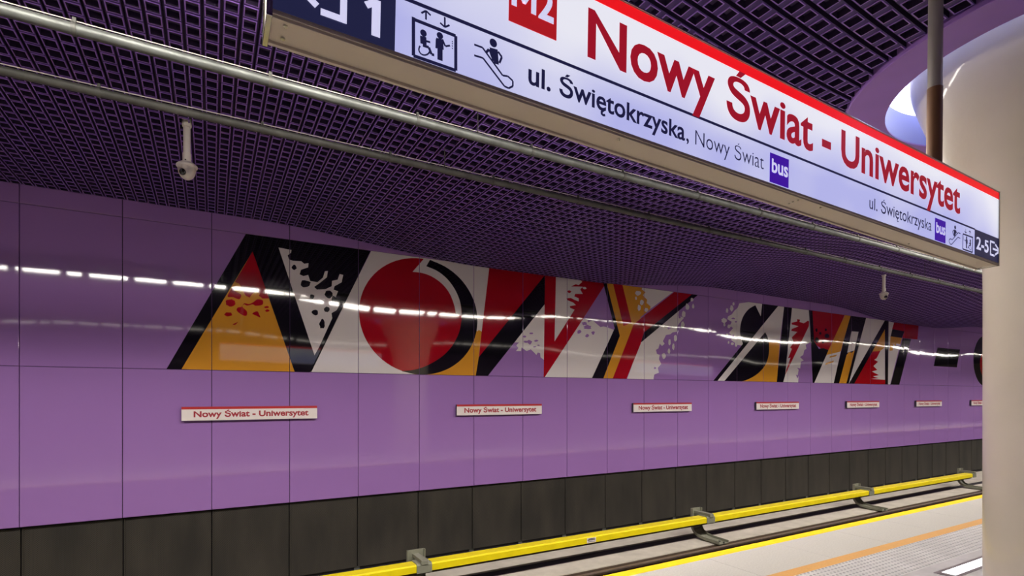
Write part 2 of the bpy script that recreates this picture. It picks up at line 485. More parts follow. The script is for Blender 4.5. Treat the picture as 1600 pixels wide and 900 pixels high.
def column(cx, cy, label):
    prof = [(.505, 0), (.505, .10), (.490, .105), (.488, EYE + .75), (.490, EYE + .95), (.508, EYE + 1.12), (.545, EYE + 1.30), (.606, EYE + 1.48),
            (.672, EYE + 1.64), (.736, EYE + 1.80), (.785, EYE + 1.94), (.832, EYE + 2.08), (.878, EYE + 2.22), (.92, EYE + 2.36), (.95, EYE + 2.50), (.965, EYE + 2.62), (.97, EYE + 2.70)]
    t = thing('column', label, 'column', (cx, cy, 0), 'trumpet columns')
    MB().lathe(prof[3:], n=96).build('shaft', M['column'], t, smooth=True)
    MB().lathe(prof[:4], n=96).build('base', M['column'], t, smooth=True)
    return t
ring_thing(CX, CY, 'purple ring in the lattice ceiling with white light glowing behind the column top')
column(CX, CY, 'smooth cream column flaring like a trumpet into the purple ceiling ring')

# ================================================================== STRIP LAMPS (both platform edges)
def strip_lamps():
    proto = None
    for yy, lab in ((3.38, 'white strip lamp in the ceiling line above the platform edge, mirrored in the purple wall'),
                    (-5.9, 'white strip lamp in the ceiling line above the far platform edge')):
        x = -7.0
        i = 0
        while x < 40:
            L = .56 if i % 4 != 3 else .22
            if True:
                z = zc(x + L / 2) - .052
                sl = (zc(x + L) - zc(x)) / L
                t = thing('strip_lamp', lab, 'lamp', (x, yy, z), 'strip lamps above the platform edge' if yy > 0 else 'strip lamps above the far platform edge')
                t.rotation_euler = (0, -math.atan(sl), 0)
                MB().box(-.02, L + .02, -.105, .105, .001, .020).build('housing', M['lampbox'], t)
                MB().box(0, L, -.10, .10, -.024, .006).build('diffuser', M['lamp'] if yy > 0 else M['lamp_far'], t)
                al = bpy.data.lights.new('added_beam', 'AREA'); al.shape = 'RECTANGLE'; al.size = L; al.size_y = .19  # area light added below the diffuser, aimed towards the track side
                al.energy = (BEAM if yy > 0 else BEAM_FAR) * L; al.color = (1, .955, .88); al.spread = math.radians(108)
                ao = bpy.data.objects.new('added_beam', al); C.objects.link(ao); ao.parent = t; ao.location = (L / 2, 0, -.03)
                ao.rotation_euler = (TILT if yy > 0 else -TILT, 0, 0)
            x += L + .14; i += 1
strip_lamps()

# ================================================================== MURAL AND PANEL LETTERS
mural = thing('wall_mural', 'big slanted lettering in black, red, white and orange across the purple wall panels', 'mural', (PX0, D, Z_MID))
CR = {7: (240, 340, 3.2139), 8: (540, 380, 3.75), 9: (840, 400, 4.0893), 10: (1100, 430, 4.7375), 11: (1300, 440, 4.0923)}
def cp(c, pts):
    ox, oy, s = CR[c]
    return [wp(ox + x / s, oy + y / s) for x, y in pts]
def el(c, x, y, rx, ry, n=14, jit=.18):
    return cp(c, [(x + rx * (1 + random.uniform(-jit, jit)) * math.cos(2 * math.pi * k / n), y + ry * (1 + random.uniform(-jit, jit)) * math.sin(2 * math.pi * k / n)) for k in range(n)])
def spline(pts, n=5, closed=False):
    out = []; N_ = len(pts)
    for i in range(N_ if closed else N_ - 1):
        p0 = pts[(i - 1) % N_] if closed or i > 0 else pts[i]; p1 = pts[i]; p2 = pts[(i + 1) % N_]
        p3 = pts[(i + 2) % N_] if closed or i + 2 < N_ else p2
        for k in range(n):
            t = k / n
            out.append(tuple(.5 * (2 * p1[j] + (p2[j] - p0[j]) * t + (2 * p0[j] - 5 * p1[j] + 4 * p2[j] - p3[j]) * t * t + (3 * p1[j] - p0[j] - 3 * p2[j] + p3[j]) * t ** 3) for j in (0, 1)))
    if not closed: out.append(pts[-1])
    return out
mural_mats = ['black_p', 'red_p', 'orange_p', 'white_p', 'purple_p']
def letter(label, layers):
    """layers: (colour, polygon in wall X/Z); later ones lie over earlier ones by a fraction of a millimetre"""
    bm = bmesh.new()
    for i, (c, poly) in enumerate(layers):
        y = D - .0006 - .00025 * i
        poly = [(x, min(max(z, Z_MID + .004), Z_TOP - .004)) for x, z in poly]
        cl = []
        for q in poly:
            if not cl or (abs(q[0] - cl[-1][0]) + abs(q[1] - cl[-1][1])) > 1e-5: cl.append(q)
        if len(cl) > 1 and abs(cl[0][0] - cl[-1][0]) + abs(cl[0][1] - cl[-1][1]) < 1e-5: cl.pop()
        vs = [bm.verts.new((x, y, z)) for x, z in cl]
        for tri in tessellate_polygon([[Vector((x, z, 0)) for x, z in cl]]):
            try:
                f = bm.faces.new([vs[q] for q in tri]); f.material_index = c
            except ValueError:
                pass
    xs = [v.co.x for v in bm.verts]
    for k in range(int((min(xs) - PX0) / PW) - 1, int((max(xs) - PX0) / PW) + 2):
        for s in (-1, 1):
            bmesh.ops.bisect_plane(bm, geom=bm.verts[:] + bm.edges[:] + bm.faces[:], plane_co=(PX0 + k * PW + s * (g + .001), 0, 0), plane_no=(1, 0, 0))
    dl = []
    for f in bm.faces:
        u = (f.calc_center_median().x - PX0) / PW
        if abs(u - round(u)) * PW < g + .001: dl.append(f)
    bmesh.ops.delete(bm, geom=dl, context='FACES')
    bm.normal_update()
    for f in bm.faces:
        if f.normal.y > 0: f.normal_flip()
    for v in bm.verts: v.co -= Vector((PX0, D, Z_MID))
    me = bpy.data.meshes.new('painted_letter'); bm.to_mesh(me); bm.free()
    for n in mural_mats: me.materials.append(M[n])
    o = bpy.data.objects.new('painted_letter', me); C.objects.link(o); o.parent = mural
    o['label'] = label
    return o
K, R_, O_, W_, P_ = 0, 1, 2, 3, 4
# first letter
lay = [(K, cp(7, [(65, 765), (463, 60), (1090, 165), (792, 790), (155, 790)])),
       (O_, cp(7, [(497, 170), (708, 790), (140, 790)])),
       (R_, cp(7, [(497, 170), (408, 323), (430, 332), (442, 352), (428, 360), (450, 370), (462, 392), (482, 402), (494, 385), (512, 372), (535, 380), (528, 392), (548, 407), (580, 406)])),
       (R_, cp(7, spline([(398, 348), (371, 395), (400, 400), (430, 410), (440, 388), (420, 375), (404, 365)], 4, True))),
       (R_, el(7, 386, 428, 26, 20)),
       (R_, cp(7, spline([(500, 425), (522, 410), (548, 416), (546, 438), (512, 443), (498, 436), (470, 442), (455, 436), (445, 447), (468, 470), (467, 492), (446, 490), (418, 468), (422, 452), (442, 448), (455, 430), (478, 434)], 3, True))),
       (R_, el(7, 376, 486, 20, 11)), (R_, cp(7, spline([(495, 482), (520, 470), (530, 486), (536, 502), (514, 492)], 3, True))),
       (R_, el(7, 568, 450, 12, 5, 10, .3)), (R_, el(7, 571, 468, 13, 6, 10, .3)), (R_, cp(7, spline([(396, 536), (410, 530), (424, 524), (410, 538)], 3, True))),
       (W_, cp(7, [(627, 150), (660, 157), (692, 163), (690, 177), (673, 190), (680, 210), (700, 217), (742, 220), (756, 232), (778, 229), (776, 250), (740, 262), (733, 285), (752, 294),
                   (776, 288), (786, 318), (822, 325), (850, 302), (860, 270), (875, 268), (870, 300), (832, 330), (806, 348), (820, 362), (862, 360), (894, 345), (896, 318), (924, 312), (934, 284), (952, 288),
                   (944, 325), (908, 345), (904, 362), (926, 370), (916, 395), (912, 428), (938, 432), (918, 466), (893, 480), (897, 505), (832, 648), (808, 692)]))]
for e in ((706, 251, 12, 13), (763, 333, 26, 19), (880, 386, 22, 18), (811, 477, 17, 13), (846, 535, 13, 24), (870, 461, 15, 13), (905, 415, 12, 20), (796, 397, 12, 11)): lay.append((K, el(7, *e)))
letter('black letter N with an orange triangle below a red tip and a white spattered triangle', lay)
# second letter
lay = [(W_, cp(8, [(150, 20), (845, 120), (797, 518), (765, 800), (-210, 800)])),
       (O_, cp(8, [(752, 520), (762, 510), (772, 516), (781, 508), (797, 518), (780, 668), (764, 800), (400, 790), (560, 700)]))]
xl, xr = wp(560.9, 500)[0], wp(745.9, 500)[0]
cx_, rx_, cz_, rz_ = (xl + xr) / 2, (xr - xl) / 2, (Z_MID + EYE + 2.262) / 2, (EYE + 2.262 - Z_MID) / 2
lay += [(R_, [(cx_ + rx_ * math.cos(2 * math.pi * k / 72), cz_ + rz_ * math.sin(2 * math.pi * k / 72)) for k in range(72)])]
inner = spline([(472, 135), (540, 165), (600, 215), (645, 280), (672, 350), (680, 422), (668, 510), (632, 590), (570, 660), (480, 715), (400, 742), (315, 750)], 5)
lay += [(W_, cp(8, [(392, 168), (462, 85), (500, 85), (472, 135)] + spline([(472, 135), (540, 165), (600, 215), (645, 280), (672, 350), (680, 424)], 5) + spline([(646, 424), (638, 370), (612, 300), (570, 243), (510, 198), (450, 175), (392, 168)], 5)))]
ang = [math.radians(a) for a in range(78, -108, -4)]
outer = [(cx_ + rx_ * math.cos(a), cz_ + rz_ * math.sin(a)) for a in ang]
xa_, xb_ = cp(8, [(496, 100)])[0][0], cp(8, [(315, 750)])[0][0]
outer = [p for p in outer if (p[1] > cz_ and p[0] > xa_) or (p[1] <= cz_ and p[0] > xb_)]
lay += [(K, cp(8, [(495, 97)]) + outer + list(reversed(cp(8, inner[:-1]))))]
letter('round red letter O with a white and black crescent on its right', lay)
# third letter
lay = [(W_, cp(8, [(1167, 340), (1166, 690), (1160, 682), (1142, 668), (1140, 645), (1126, 640), (1118, 655), (1104, 640), (1085, 622), (1060, 632), (1030, 610), (1028, 632), (998, 632), (1012, 614), (1000, 598), (1016, 582), (990, 582)])),
       (R_, cp(8, [(842, 120), (1167, 160), (1167, 230), (776, 720), (797, 518)])),
       (K, cp(8, [(1167, 188), (1167, 357), (834, 800), (763, 800), (780, 668)])),
       (W_, cp(9, [(110, 115), (292, 130), (300, 250), (104, 560)])),
       (R_, cp(9, [(47, 105), (117, 108), (108, 545), (236, 343), (208, 332), (205, 320), (244, 314), (228, 298), (190, 282), (184, 270), (212, 268), (240, 282), (262, 290), (262, 270), (234, 258), (240, 242), (288, 242), (272, 214), (288, 196), (214, 195), (244, 180), (262, 186), (285, 165), (270, 130), (440, 160), (418, 203), (50, 800), (38, 800)])),
       (R_, el(9, 202, 228, 13, 8)), (W_, el(9, 300, 203, 14, 8, 10, .4)),
       (W_, cp(9, [(292, 400), (320, 408), (322, 425), (350, 410), (375, 432), (402, 455), (420, 450), (445, 456), (487, 472), (350, 800), (46, 800)]))]
for e in ((318, 458, 24, 15), (298, 432, 18, 12), (262, 484, 13, 14), (316, 510, 11, 9), (355, 490, 11, 12)): lay.append((P_, el(9, *e, 12, .4)))
for e in ((1047, 547, 10, 6), (1086, 528, 11, 5), (1056, 578, 14, 7), (1078, 580, 14, 12), (1116, 572, 11, 6), (1107, 607, 9, 4), (1130, 598, 7, 4)): lay.append((P_, el(8, *e, 12, .3)))
letter('red and black letter W with sharp points and spattered white', lay)
# fourth letter
lay = [(W_, cp(9, [(662, 180), (866, 215), (722, 337), (690, 320)])),
       (O_, cp(9, [(440, 150), (670, 175), (664, 212), (690, 232), (672, 250), (700, 280), (696, 300), (722, 322), (718, 342), (600, 440), (528, 520), (482, 380)])),
       (W_, cp(9, [(658, 550), (905, 338), (898, 380), (935, 395), (905, 430), (893, 450), (890, 484), (862, 488), (848, 500), (820, 505), (800, 545), (812, 560), (795, 575), (780, 560), (772, 590), (756, 600), (762, 625), (780, 632), (775, 660), (790, 690), (768, 715), (775, 745), (745, 758), (740, 800), (572, 800)])),
       (O_, cp(9, [(525, 508), (612, 430), (484, 800), (420, 800)])), (O_, cp(9, [(525, 400), (660, 395), (600, 620), (520, 560)])),
       (R_, cp(9, [(482, 165), (542, 170), (600, 425), (548, 447)])),
       (R_, cp(9, [(872, 215), (992, 236), (680, 488), (660, 557), (568, 800), (480, 800), (612, 440), (660, 398)])),
       (K, cp(9, [(418, 150), (440, 150), (525, 510), (420, 800), (347, 800), (492, 462)])),
       (K, cp(9, [(985, 238), (1022, 238), (658, 555), (680, 488)]))]
for e in ((640, 237, 18, 15), (665, 297, 12, 18), (648, 332, 11, 18), (694, 345, 11, 14), (628, 270, 6, 10), (955, 325, 12, 20), (932, 372, 12, 20), (880, 525, 10, 22), (842, 552, 8, 20), (866, 580, 8, 20),
          (838, 608, 8, 18), (805, 638, 12, 20), (985, 280, 9, 12), (925, 440, 12, 20), (992, 322, 7, 16)): lay.append((W_, el(9, *e)))
for e in ((785, 600, 12, 16), (815, 545, 10, 12), (905, 385, 8, 14), (840, 460, 10, 8), (748, 716, 8, 6)): lay.append((P_, el(9, *e, 12, .4)))
letter('orange, red and black letter Y beside white splashes', lay)
# fifth letter
lay = [(W_, cp(10, [(428, 200), (330, 195), (290, 205), (262, 208), (250, 240), (226, 262), (205, 290), (178, 305), (172, 325), (205, 345), (192, 372), (215, 392), (186, 425), (212, 455), (200, 480), (228, 500), (232, 530), (248, 515), (285, 522), (460, 400)])),
       (W_, cp(10, [(425, 200), (592, 215), (560, 500), (470, 500), (400, 360)])),
       (K, cp(10, spline([(380, 222), (330, 252), (290, 305), (270, 370), (268, 440), (288, 508)], 5) + [(70, 800), (105, 800), (548, 236), (548, 225), (430, 212), (420, 305)])),
       (O_, cp(10, [(470, 478), (562, 482), (540, 800), (240, 800), (300, 700)])),
       (K, cp(10, [(150, 800), (450, 418)] + spline([(450, 418), (474, 470), (482, 540), (474, 610), (450, 670), (405, 722), (345, 762), (250, 800)], 5))),
       (W_, cp(10, [(545, 232), (592, 228), (575, 275), (152, 800), (100, 800)])),
       (W_, cp(10, [(560, 250), (592, 240), (561, 482), (481, 482), (452, 415)]))]
for e in ((170, 262, 9, 18), (204, 245, 12, 22), (218, 212, 8, 12), (148, 335, 20, 18), (150, 366, 8, 12), (184, 378, 12, 14), (170, 440, 8, 8), (181, 498, 6, 10), (208, 508, 12, 10), (236, 518, 9, 11)): lay.append((W_, el(10, *e)))
for e in ((215, 322, 14, 6), (235, 345, 8, 6), (215, 450, 8, 8)): lay.append((P_, el(10, *e, 10, .4)))
letter('black letter S on a spattered white curve with an orange foot', lay)
# sixth letter
lay = [(W_, cp(10, [(648, 225), (780, 240), (800, 500), (745, 800), (583, 800), (600, 740)])),
       (P_, cp(10, [(770, 505), (795, 490), (806, 800), (697, 800), (700, 745), (680, 735), (690, 765), (700, 700), (688, 685), (712, 690), (716, 640), (738, 632), (710, 606), (734, 590), (742, 555), (758, 545), (752, 515)])),
       (R_, cp(10, [(688, 325), (712, 330), (706, 345), (738, 356), (770, 336), (778, 342), (776, 378), (598, 742), (612, 690), (640, 610), (622, 615), (650, 545), (636, 535), (664, 500), (650, 460), (690, 420), (645, 412), (650, 398), (700, 378), (650, 365), (648, 352), (690, 342)])),
       (K, cp(10, [(592, 215), (651, 220), (600, 742), (585, 800), (538, 800)])),
       (W_, cp(10, [(925, 540), (1012, 560), (960, 800), (815, 800)])),
       (R_, cp(10, [(800, 240), (1045, 275), (1038, 298), (918, 585), (810, 500)])),
       (O_, cp(10, [(1042, 270), (1084, 275), (1012, 562), (962, 590), (1000, 600), (900, 600)])),
       (K, cp(10, [(776, 240), (802, 242), (815, 490), (850, 545), (885, 540), (920, 555), (905, 592), (816, 800), (804, 800), (790, 480)])),
       (W_, cp(10, [(908, 590), (1010, 566), (1003, 590), (990, 600), (900, 615)]))]
for e in ((832, 407, 8, 13), (860, 430, 9, 10), (900, 405, 8, 10), (908, 450, 18, 16), (835, 480, 15, 20), (880, 495, 8, 9)): lay.append((K, el(10, *e)))
for p in ([(930, 600), (985, 588), (975, 600), (928, 612)], [(900, 650), (960, 632), (955, 645), (898, 665)]): lay.append((O_, cp(10, p)))
letter('black and red letter W with an orange right edge', lay)
lay = [(K, cp(11, [(114, 205), (218, 215), (108, 670), (8, 670)])),
       (W_, cp(11, [(125, 318), (170, 321), (143, 440), (97, 455)])),
       (O_, cp(11, [(93, 468), (110, 450), (128, 455), (145, 438), (92, 670), (45, 670)]))]
letter('narrow black letter I with white and orange slot', lay)
lay = [(W_, cp(11, [(218, 212), (345, 232), (110, 670), (104, 670)])),
       (O_, cp(11, [(338, 300), (338, 440), (250, 460)])),
       (W_, cp(11, [(338, 420), (338, 640), (235, 640), (260, 480)])),
       (R_, cp(11, [(258, 448), (310, 442), (285, 490), (270, 500), (295, 512), (265, 540), (290, 565), (255, 575), (300, 598), (262, 606), (298, 618), (250, 622), (340, 628), (340, 670), (140, 670)])),
       (K, cp(11, [(338, 235), (362, 238), (358, 670), (340, 670), (338, 305), (142, 670), (108, 670), (330, 262)]))]
letter('black letter A filled with orange, white and red', lay)
lay = [(W_, cp(11, [(362, 238), (400, 245), (375, 350), (445, 360), (372, 670), (358, 670)])),
       (O_, cp(11, [(374, 350), (447, 360), (436, 400), (412, 396), (408, 412), (392, 402), (388, 440), (368, 442)])),
       (R_, cp(11, [(398, 240), (554, 265), (546, 370), (450, 360), (462, 318), (384, 304)])),
       (K, cp(11, [(386, 304), (462, 318), (447, 360), (374, 350)])),
       (K, cp(11, [(452, 361), (505, 368), (430, 670), (374, 670)]))]
letter('letter T with a red bar and black stem', lay)
letter('black dash between the two painted words', [(K, cp(11, [(675, 422), (818, 435), (798, 548), (650, 540)]))])
x9 = wp(1300 + 903 / 4.0923, 600)[0]
lay = [(K, [(x9 + 1.0 + 1.0 * math.cos(a * math.pi / 18) * .99, Z_MID + .93 + .92 * math.sin(a * math.pi / 18)) for a in range(36)]),
       (R_, [(x9 + 1.3 + .75 * math.cos(a * math.pi / 18), Z_MID + .80 + .6 * math.sin(a * math.pi / 18)) for a in range(36)])]
letter('edge of a round black letter with red inside next to the column', lay)

# ================================================================== NAME PLATES ON THE WALL
zt, zr, zb = EYE - .1424, EYE - .176, EYE - .327
PD = D - .065
def plate(i):
    w, h = 1.705, zt - zb
    t = thing('name_plate', '', 'name plate', (0, PD, zb), 'station name plates on the purple wall')
    MB().box(0, w, .004, .05, .0, h).build('body', M['plate_body'], t, bevel=.003)
    MB().box(0, w, 0, .005, 0, zr - zb).build('face', M['plate_white'], t)
    MB().box(0, w, -.0005, .006, zr - zb, h).build('top_stripe', M['plate_red'], t)
    for s in (.25, w - .25):
        MB().box(s - .03, s + .03, .05, .066, .03, h - .03).build('wall_bracket', M['plate_body'], t)
    s0 = wp(283.5, 640, PD)[0]
    a, b = wp(302.5, 645, PD)[0] - s0, wp(482, 645, PD)[0] - s0
    put_text(MB(), 'Nowy Świat - Uniwersytet', a, b, .047, .076, -.001, .032).build('lettering', M['plate_text'], t)
    return t
where = ['beside the orange triangle of the mural, nearest and largest of the row', 'under the black crescent of the round red mural letter',
         'under the white foot of the Y in the mural', 'under the black S of the mural', 'under the painted A and T',
         'under the painted black dash', 'half hidden by the cream column']
where[0] = 'below the orange triangle of the mural, largest of the row'
p0 = plate(0)
for i in range(7):
    p = p0 if i == 0 else copy_tree(p0)
    p.location = (wp(283.5, 640, PD)[0] + i * 4 * PW, PD, zb)
    p['label'] = 'red-striped white name plate, ' + where[i]

# ================================================================== PIPES UNDER THE CEILING
def pipe(d, ratio, r, mt, clamp_x, label, rise=0):
    z = EYE + d * ratio
    t = thing('ceiling_pipe', label, 'pipe', (0, d, z))
    n = 60
    pts = [(-5 + 40 * i / n, 0, rise * max(0, (-5 + 40 * i / n) - 6) / 20) for i in range(n + 1)]
    MB().tube(pts, r, 16, cap=True).build('conduit', mt, t, smooth=True)
    MB().tube([(x, .01, q + r + .020) for x, _, q in pts], .0036, 6).build('wire', M['plastic'], t)
    step = 1.07
    x = clamp_x - 5 * step
    proto = None
    while x < 26:
        q = rise * max(0, x - 6) / 20
        if proto is None:
            m = MB()
            m.tube([(-.012, 0, 0), (.012, 0, 0)], r + .006, 16)
            m.box(-.009, .009, -.008, .008, r, r + .034)
            m.tube([(0, 0, r), (0, .01, r + .020)], .006, 6)
            proto = m.build('clamp', M['steel_dk'], t, smooth=True); c = proto
        else:
            c = proto.copy(); C.objects.link(c); c.parent = t
        c.location = (x, 0, q)
        x += step
    x = clamp_x - 4.5 * step; pr = None
    while x < 26:
        h = zc(x) - z - rise * max(0, x - 6) / 20
        if pr is None:
            pr = MB().tube([(0, 0, r), (0, 0, 1.0)], .004, 6).build('hanger_rod', M['steel_dk'], t); c = pr
        else:
            c = pr.copy(); C.objects.link(c); c.parent = t
        c.location = (x, .0, rise * max(0, x - 6) / 20); c.scale = (1, 1, max(.05, h + .03)); x += 3 * step
    return t
d1, d2 = 4.04, 4.79
pipe(d1, .5425, .0345, M['steel'], wp(422.5, 130, d1)[0], 'bright silver pipe hung under the lattice ceiling, closer to the platform')
pipe(d2, .4570, .030, M['steel_dk'], wp(410, 203, d2)[0], 'dull grey pipe hung under the lattice ceiling, closer to the purple wall')

# ================================================================== DOME CAMERAS
def dome(x, label):
    d = 5.7
    X = wp(x, 400, d)[0]; zt_ = zc(X) - .0
    t = thing('dome_camera', label, 'security camera', (X, d, zt_), 'security cameras hanging from the ceiling')
    MB().tube([(0, 0, .04), (0, 0, -.015), (0, 0, -.03), (0, 0, -.032)], [.040, .040, .036, .032], 20).tube([(0, 0, -.03), (0, 0, -.295)], .029, 20).build('stem', M['plastic'], t, smooth=True)
    MB().tube([(0, 0, -.275), (0, 0, -.36)], .035, 20).build('collar', M['plastic'], t, smooth=True)
    prof = [(.02, -.345), (.045, -.352), (.074, -.372), (.086, -.385), (.086, -.398), (.076, -.404), (.074, -.425), (.066, -.46), (.050, -.49), (.028, -.508), (.001, -.513)]
    MB().lathe(prof, n=32).build('housing', M['plastic'], t, smooth=True)
    l = MB().lathe([(.030, 0), (.030, .012), (.024, .02), (.001, .024)], n=20).build('lens', M['blackgloss'], t, smooth=True)
    l.location = (-.028, -.045, -.462); l.rotation_euler = (math.radians(108), 0, math.radians(-32))
    m = MB().box(-.006, .006, -.004, .004, -.006, .006).build('screw', M['steel_dk'], t); m.location = (-.01, -.037, -.345)
    return t
dome(292, 'white dome camera on a short stem above the left part of the purple wall')
dome(1381, 'small distant white dome camera on a stem above the mural, left of the cream column')

# ================================================================== HANGING SIGN
AL = math.atan2(.965 - .872, 4.38)
SX, SY, SZ = .124 * .94, 1.45 * .94, EYE + .965 * .94
SL, SH, ST = 4.40, .478, .13
sign = thing('hanging_sign', 'long backlit station sign with red top stripe hanging above the platform, closest to the viewer', 'sign', (SX, SY, SZ))
sign.rotation_euler = (0, AL, 0)
KS = .94          # the layout below is in units of .94 m
def sp_(x, y):
    X, Z = wp(x, y, SY); dx, dz = (X - SX) / KS, (Z - SZ) / KS
    return dx * math.cos(AL) - dz * math.sin(AL), dx * math.sin(AL) + dz * math.cos(AL)
def s_at(x, t=.2, dep=0):          # local s where image column x crosses height t
    s = 0
    lo, hi = -1.0, 6.0
    for _ in range(40):
        mid = (lo + hi) / 2
        X = SX + KS * (mid * math.cos(AL) + t * math.sin(AL))
        # image column of (X, SY)
        Y = SY + dep * KS; r = X * CS - Y * SN; z = X * SN + Y * CS
        if 800 + F * r / z < x: lo = mid
        else: hi = mid
    return (lo + hi) / 2
FR = .012
m = MB()
m.box(0, SL, .0, ST, -.004, .004)            # underside tray
m.box(0, SL, .004, .016, -.012, .012); m.box(0, SL, ST - .016, ST - .004, -.012, .012)
m.box(0, SL, 0, ST, SH - .006, SH)
m.box(0, .004, 0.002, ST - .002, 0, SH); m.box(SL - .004, SL, .002, ST - .002, 0, SH)
m.build('casing', M['alu'], sign, bevel=.0015)
m = MB()
for a, b in ((-.004, .010), (SL - .010, SL + .004)):
    m.box(a, b, -.003, .006, -.012, SH + .002); m.box(a, b, ST - .006, ST + .003, -.012, SH + .002); m.box(a, b, -.003, ST + .003, -.014, -.008)
m.box(0, SL, -.003, .004, SH - .004, SH + .002)
m.build('edge_trim', M['chrome'], sign, bevel=.001)
MB().box(.010, SL - .010, .004, .010, .010, SH - .006).build('lit_panel', M['face'], sign)
MB().box(.010, SL - .010, ST - .010, ST - .004, .010, SH - .006).build('lit_panel', M['face'], sign)
RS = SH - .048
MB().box(.010, SL - .010, .0025, .004, RS, SH - .004).build('red_stripe', M['red_e'], sign)
MB().box(.010, SL - .010, ST - .004, ST - .0025, RS, SH - .004).build('red_stripe', M['red_e'], sign)
n0, n1 = .010, s_at(618, .08)
q0, q1 = s_at(1524, .08), SL - .010
BL = .170
MB().box(n0, n1, .0025, .004, .010, BL).build('navy_field', M['navy_e'], sign)
MB().box(q0, q1, .0025, .004, .010, BL).build('navy_field', M['navy_e'], sign)
MB().box(n1, q0, .0025, .004, BL - .006, BL + .004).build('dividing_line', M['navy_t'], sign)
YT = .0018
def sbuild(name, mt, fn):
    m = MB(); fn(m); return m.build(name, mt, sign)
T2 = 'ul. Świętokrzyska'
sbuild('station_name', M['redtext_e'], lambda m: put_text(m, 'Nowy Świat - Uniwersytet', s_at(919, .3), s_at(1501, .3), .227, .163, YT, .022))
sbuild('street_name', M['navy_t'], lambda m: put_text(m, T2, s_at(826, .08), s_at(1071, .08), .056, .062, YT, .018))
sbuild('street_name', M['navy_t'], lambda m: put_text(m, ',', s_at(1073, .08), s_at(1077, .08), .056, .062, YT))
sbuild('street_name', M['navy_t'], lambda m: put_text(m, 'Nowy Świat', s_at(1087, .08), s_at(1194, .08), .056, .058, YT, -.008))
sbuild('street_name', M['navy_t'], lambda m: put_text(m, T2, s_at(1359, .08), s_at(1456, .08), .056, .060, YT, .002))
for a, b in ((1204, 1233), (1462, 1478)):
    sa, sb = s_at(a, .08), s_at(b, .08)
    MB().box(sa, sb, .0018, .004, .014, .142).build('bus_badge', M['bus_e'], sign)
    sbuild('bus_lettering', M['white_e'], lambda m: put_text(m, 'bus', sa + (sb - sa) * .08, sa + (sb - sa) * .95, .060, .058, .001, .02))
sa, sb = s_at(796, .3), s_at(870.5, .3)
MB().box(sa, sb, .0018, .004, .232, .405).build('line_badge', M['logo_e'], sign)
def line_mark(m):
    w = sb - sa; u = lambda k: sa + w * k; z0, z1 = .284, .372
    put_text(m, '2', u(.60), u(.93), z0, z1 - z0, .001, .03)
    L = .019
    for a, b in ((.10, .10), (.50, .50)): m.add([(u(a) - L / 2, .001, z0), (u(a) + L / 2, .001, z0), (u(a) + L / 2, .001, z1), (u(a) - L / 2, .001, z1)], [(0, 1, 2, 3)])
    for a in (.10, .50):
        k = L / 2 if a < .3 else -L / 2
        m.add([(u(a) - k, .0009, z1), (u(a) + k, .0009, z1), (u(.30) + k * .6, .0009, z0 + .02), (u(.30) - k * .6, .0009, z0 + .02)], [(0, 1, 2, 3)])
sbuild('line_badge_lettering', M['white_e'], line_mark)
sbuild('exit_number', M['white_e'], lambda m: put_text(m, '2-5', s_at(1526, .08), s_at(1545, .08), .050, .075, .001, .02))
# exit pictograms: a doorway bracket with an arrow leaving it
NB = [0]
def bar(m, p, q, w, y=.001):
    NB[0] += 1; y -= (NB[0] % 9) * .00006
    (x0, z0), (x1, z1) = p, q; dx, dz = x1 - x0, z1 - z0; L = math.hypot(dx, dz) or 1; nx, nz = -dz / L * w / 2, dx / L * w / 2
    m.add([(x0 + nx, y, z0 + nz), (x0 - nx, y, z0 - nz), (x1 - nx, y, z1 - nz), (x1 + nx, y, z1 + nz)], [(0, 1, 2, 3)])
sbuild('exit_number', M['white_e'], lambda m: (bar(m, (s_at(588, .1), .030), (s_at(588, .1), .132), .024), bar(m, (s_at(589, .1), .128), (s_at(572, .1), .106), .018)))
def exit_icon(x, z, w, h, dirn, t=.012):
    """doorway box centred x,z; dirn +1 arrow to the right"""
    m = MB()
    X = lambda u: x + dirn * (u - .5) * w; Z = lambda v: z + (v - .5) * h
    bar(m, (X(.45), Z(1)), (X(0), Z(1)), t); bar(m, (X(.45), Z(0)), (X(0), Z(0)), t)
    bar(m, (X(0), Z(0) - t / 2), (X(0), Z(1) + t / 2), t)
    bar(m, (X(.25), Z(.5)), (X(.95), Z(.5)), t); bar(m, (X(.52), Z(.9)), (X(1), Z(.5)), t); bar(m, (X(.52), Z(.1)), (X(1), Z(.5)), t)
    return m.build('exit_pictogram', M['white_e'], sign)
sR = s_at(537, .08); sLf = s_at(456, .08)
exit_icon((sR + sLf) / 2, .098, sR - sLf, .108, -1, .018)
a, b = s_at(1548, .08), s_at(1562, .08)
exit_icon((a + b) / 2, .088, b - a, .085, 1, .012)
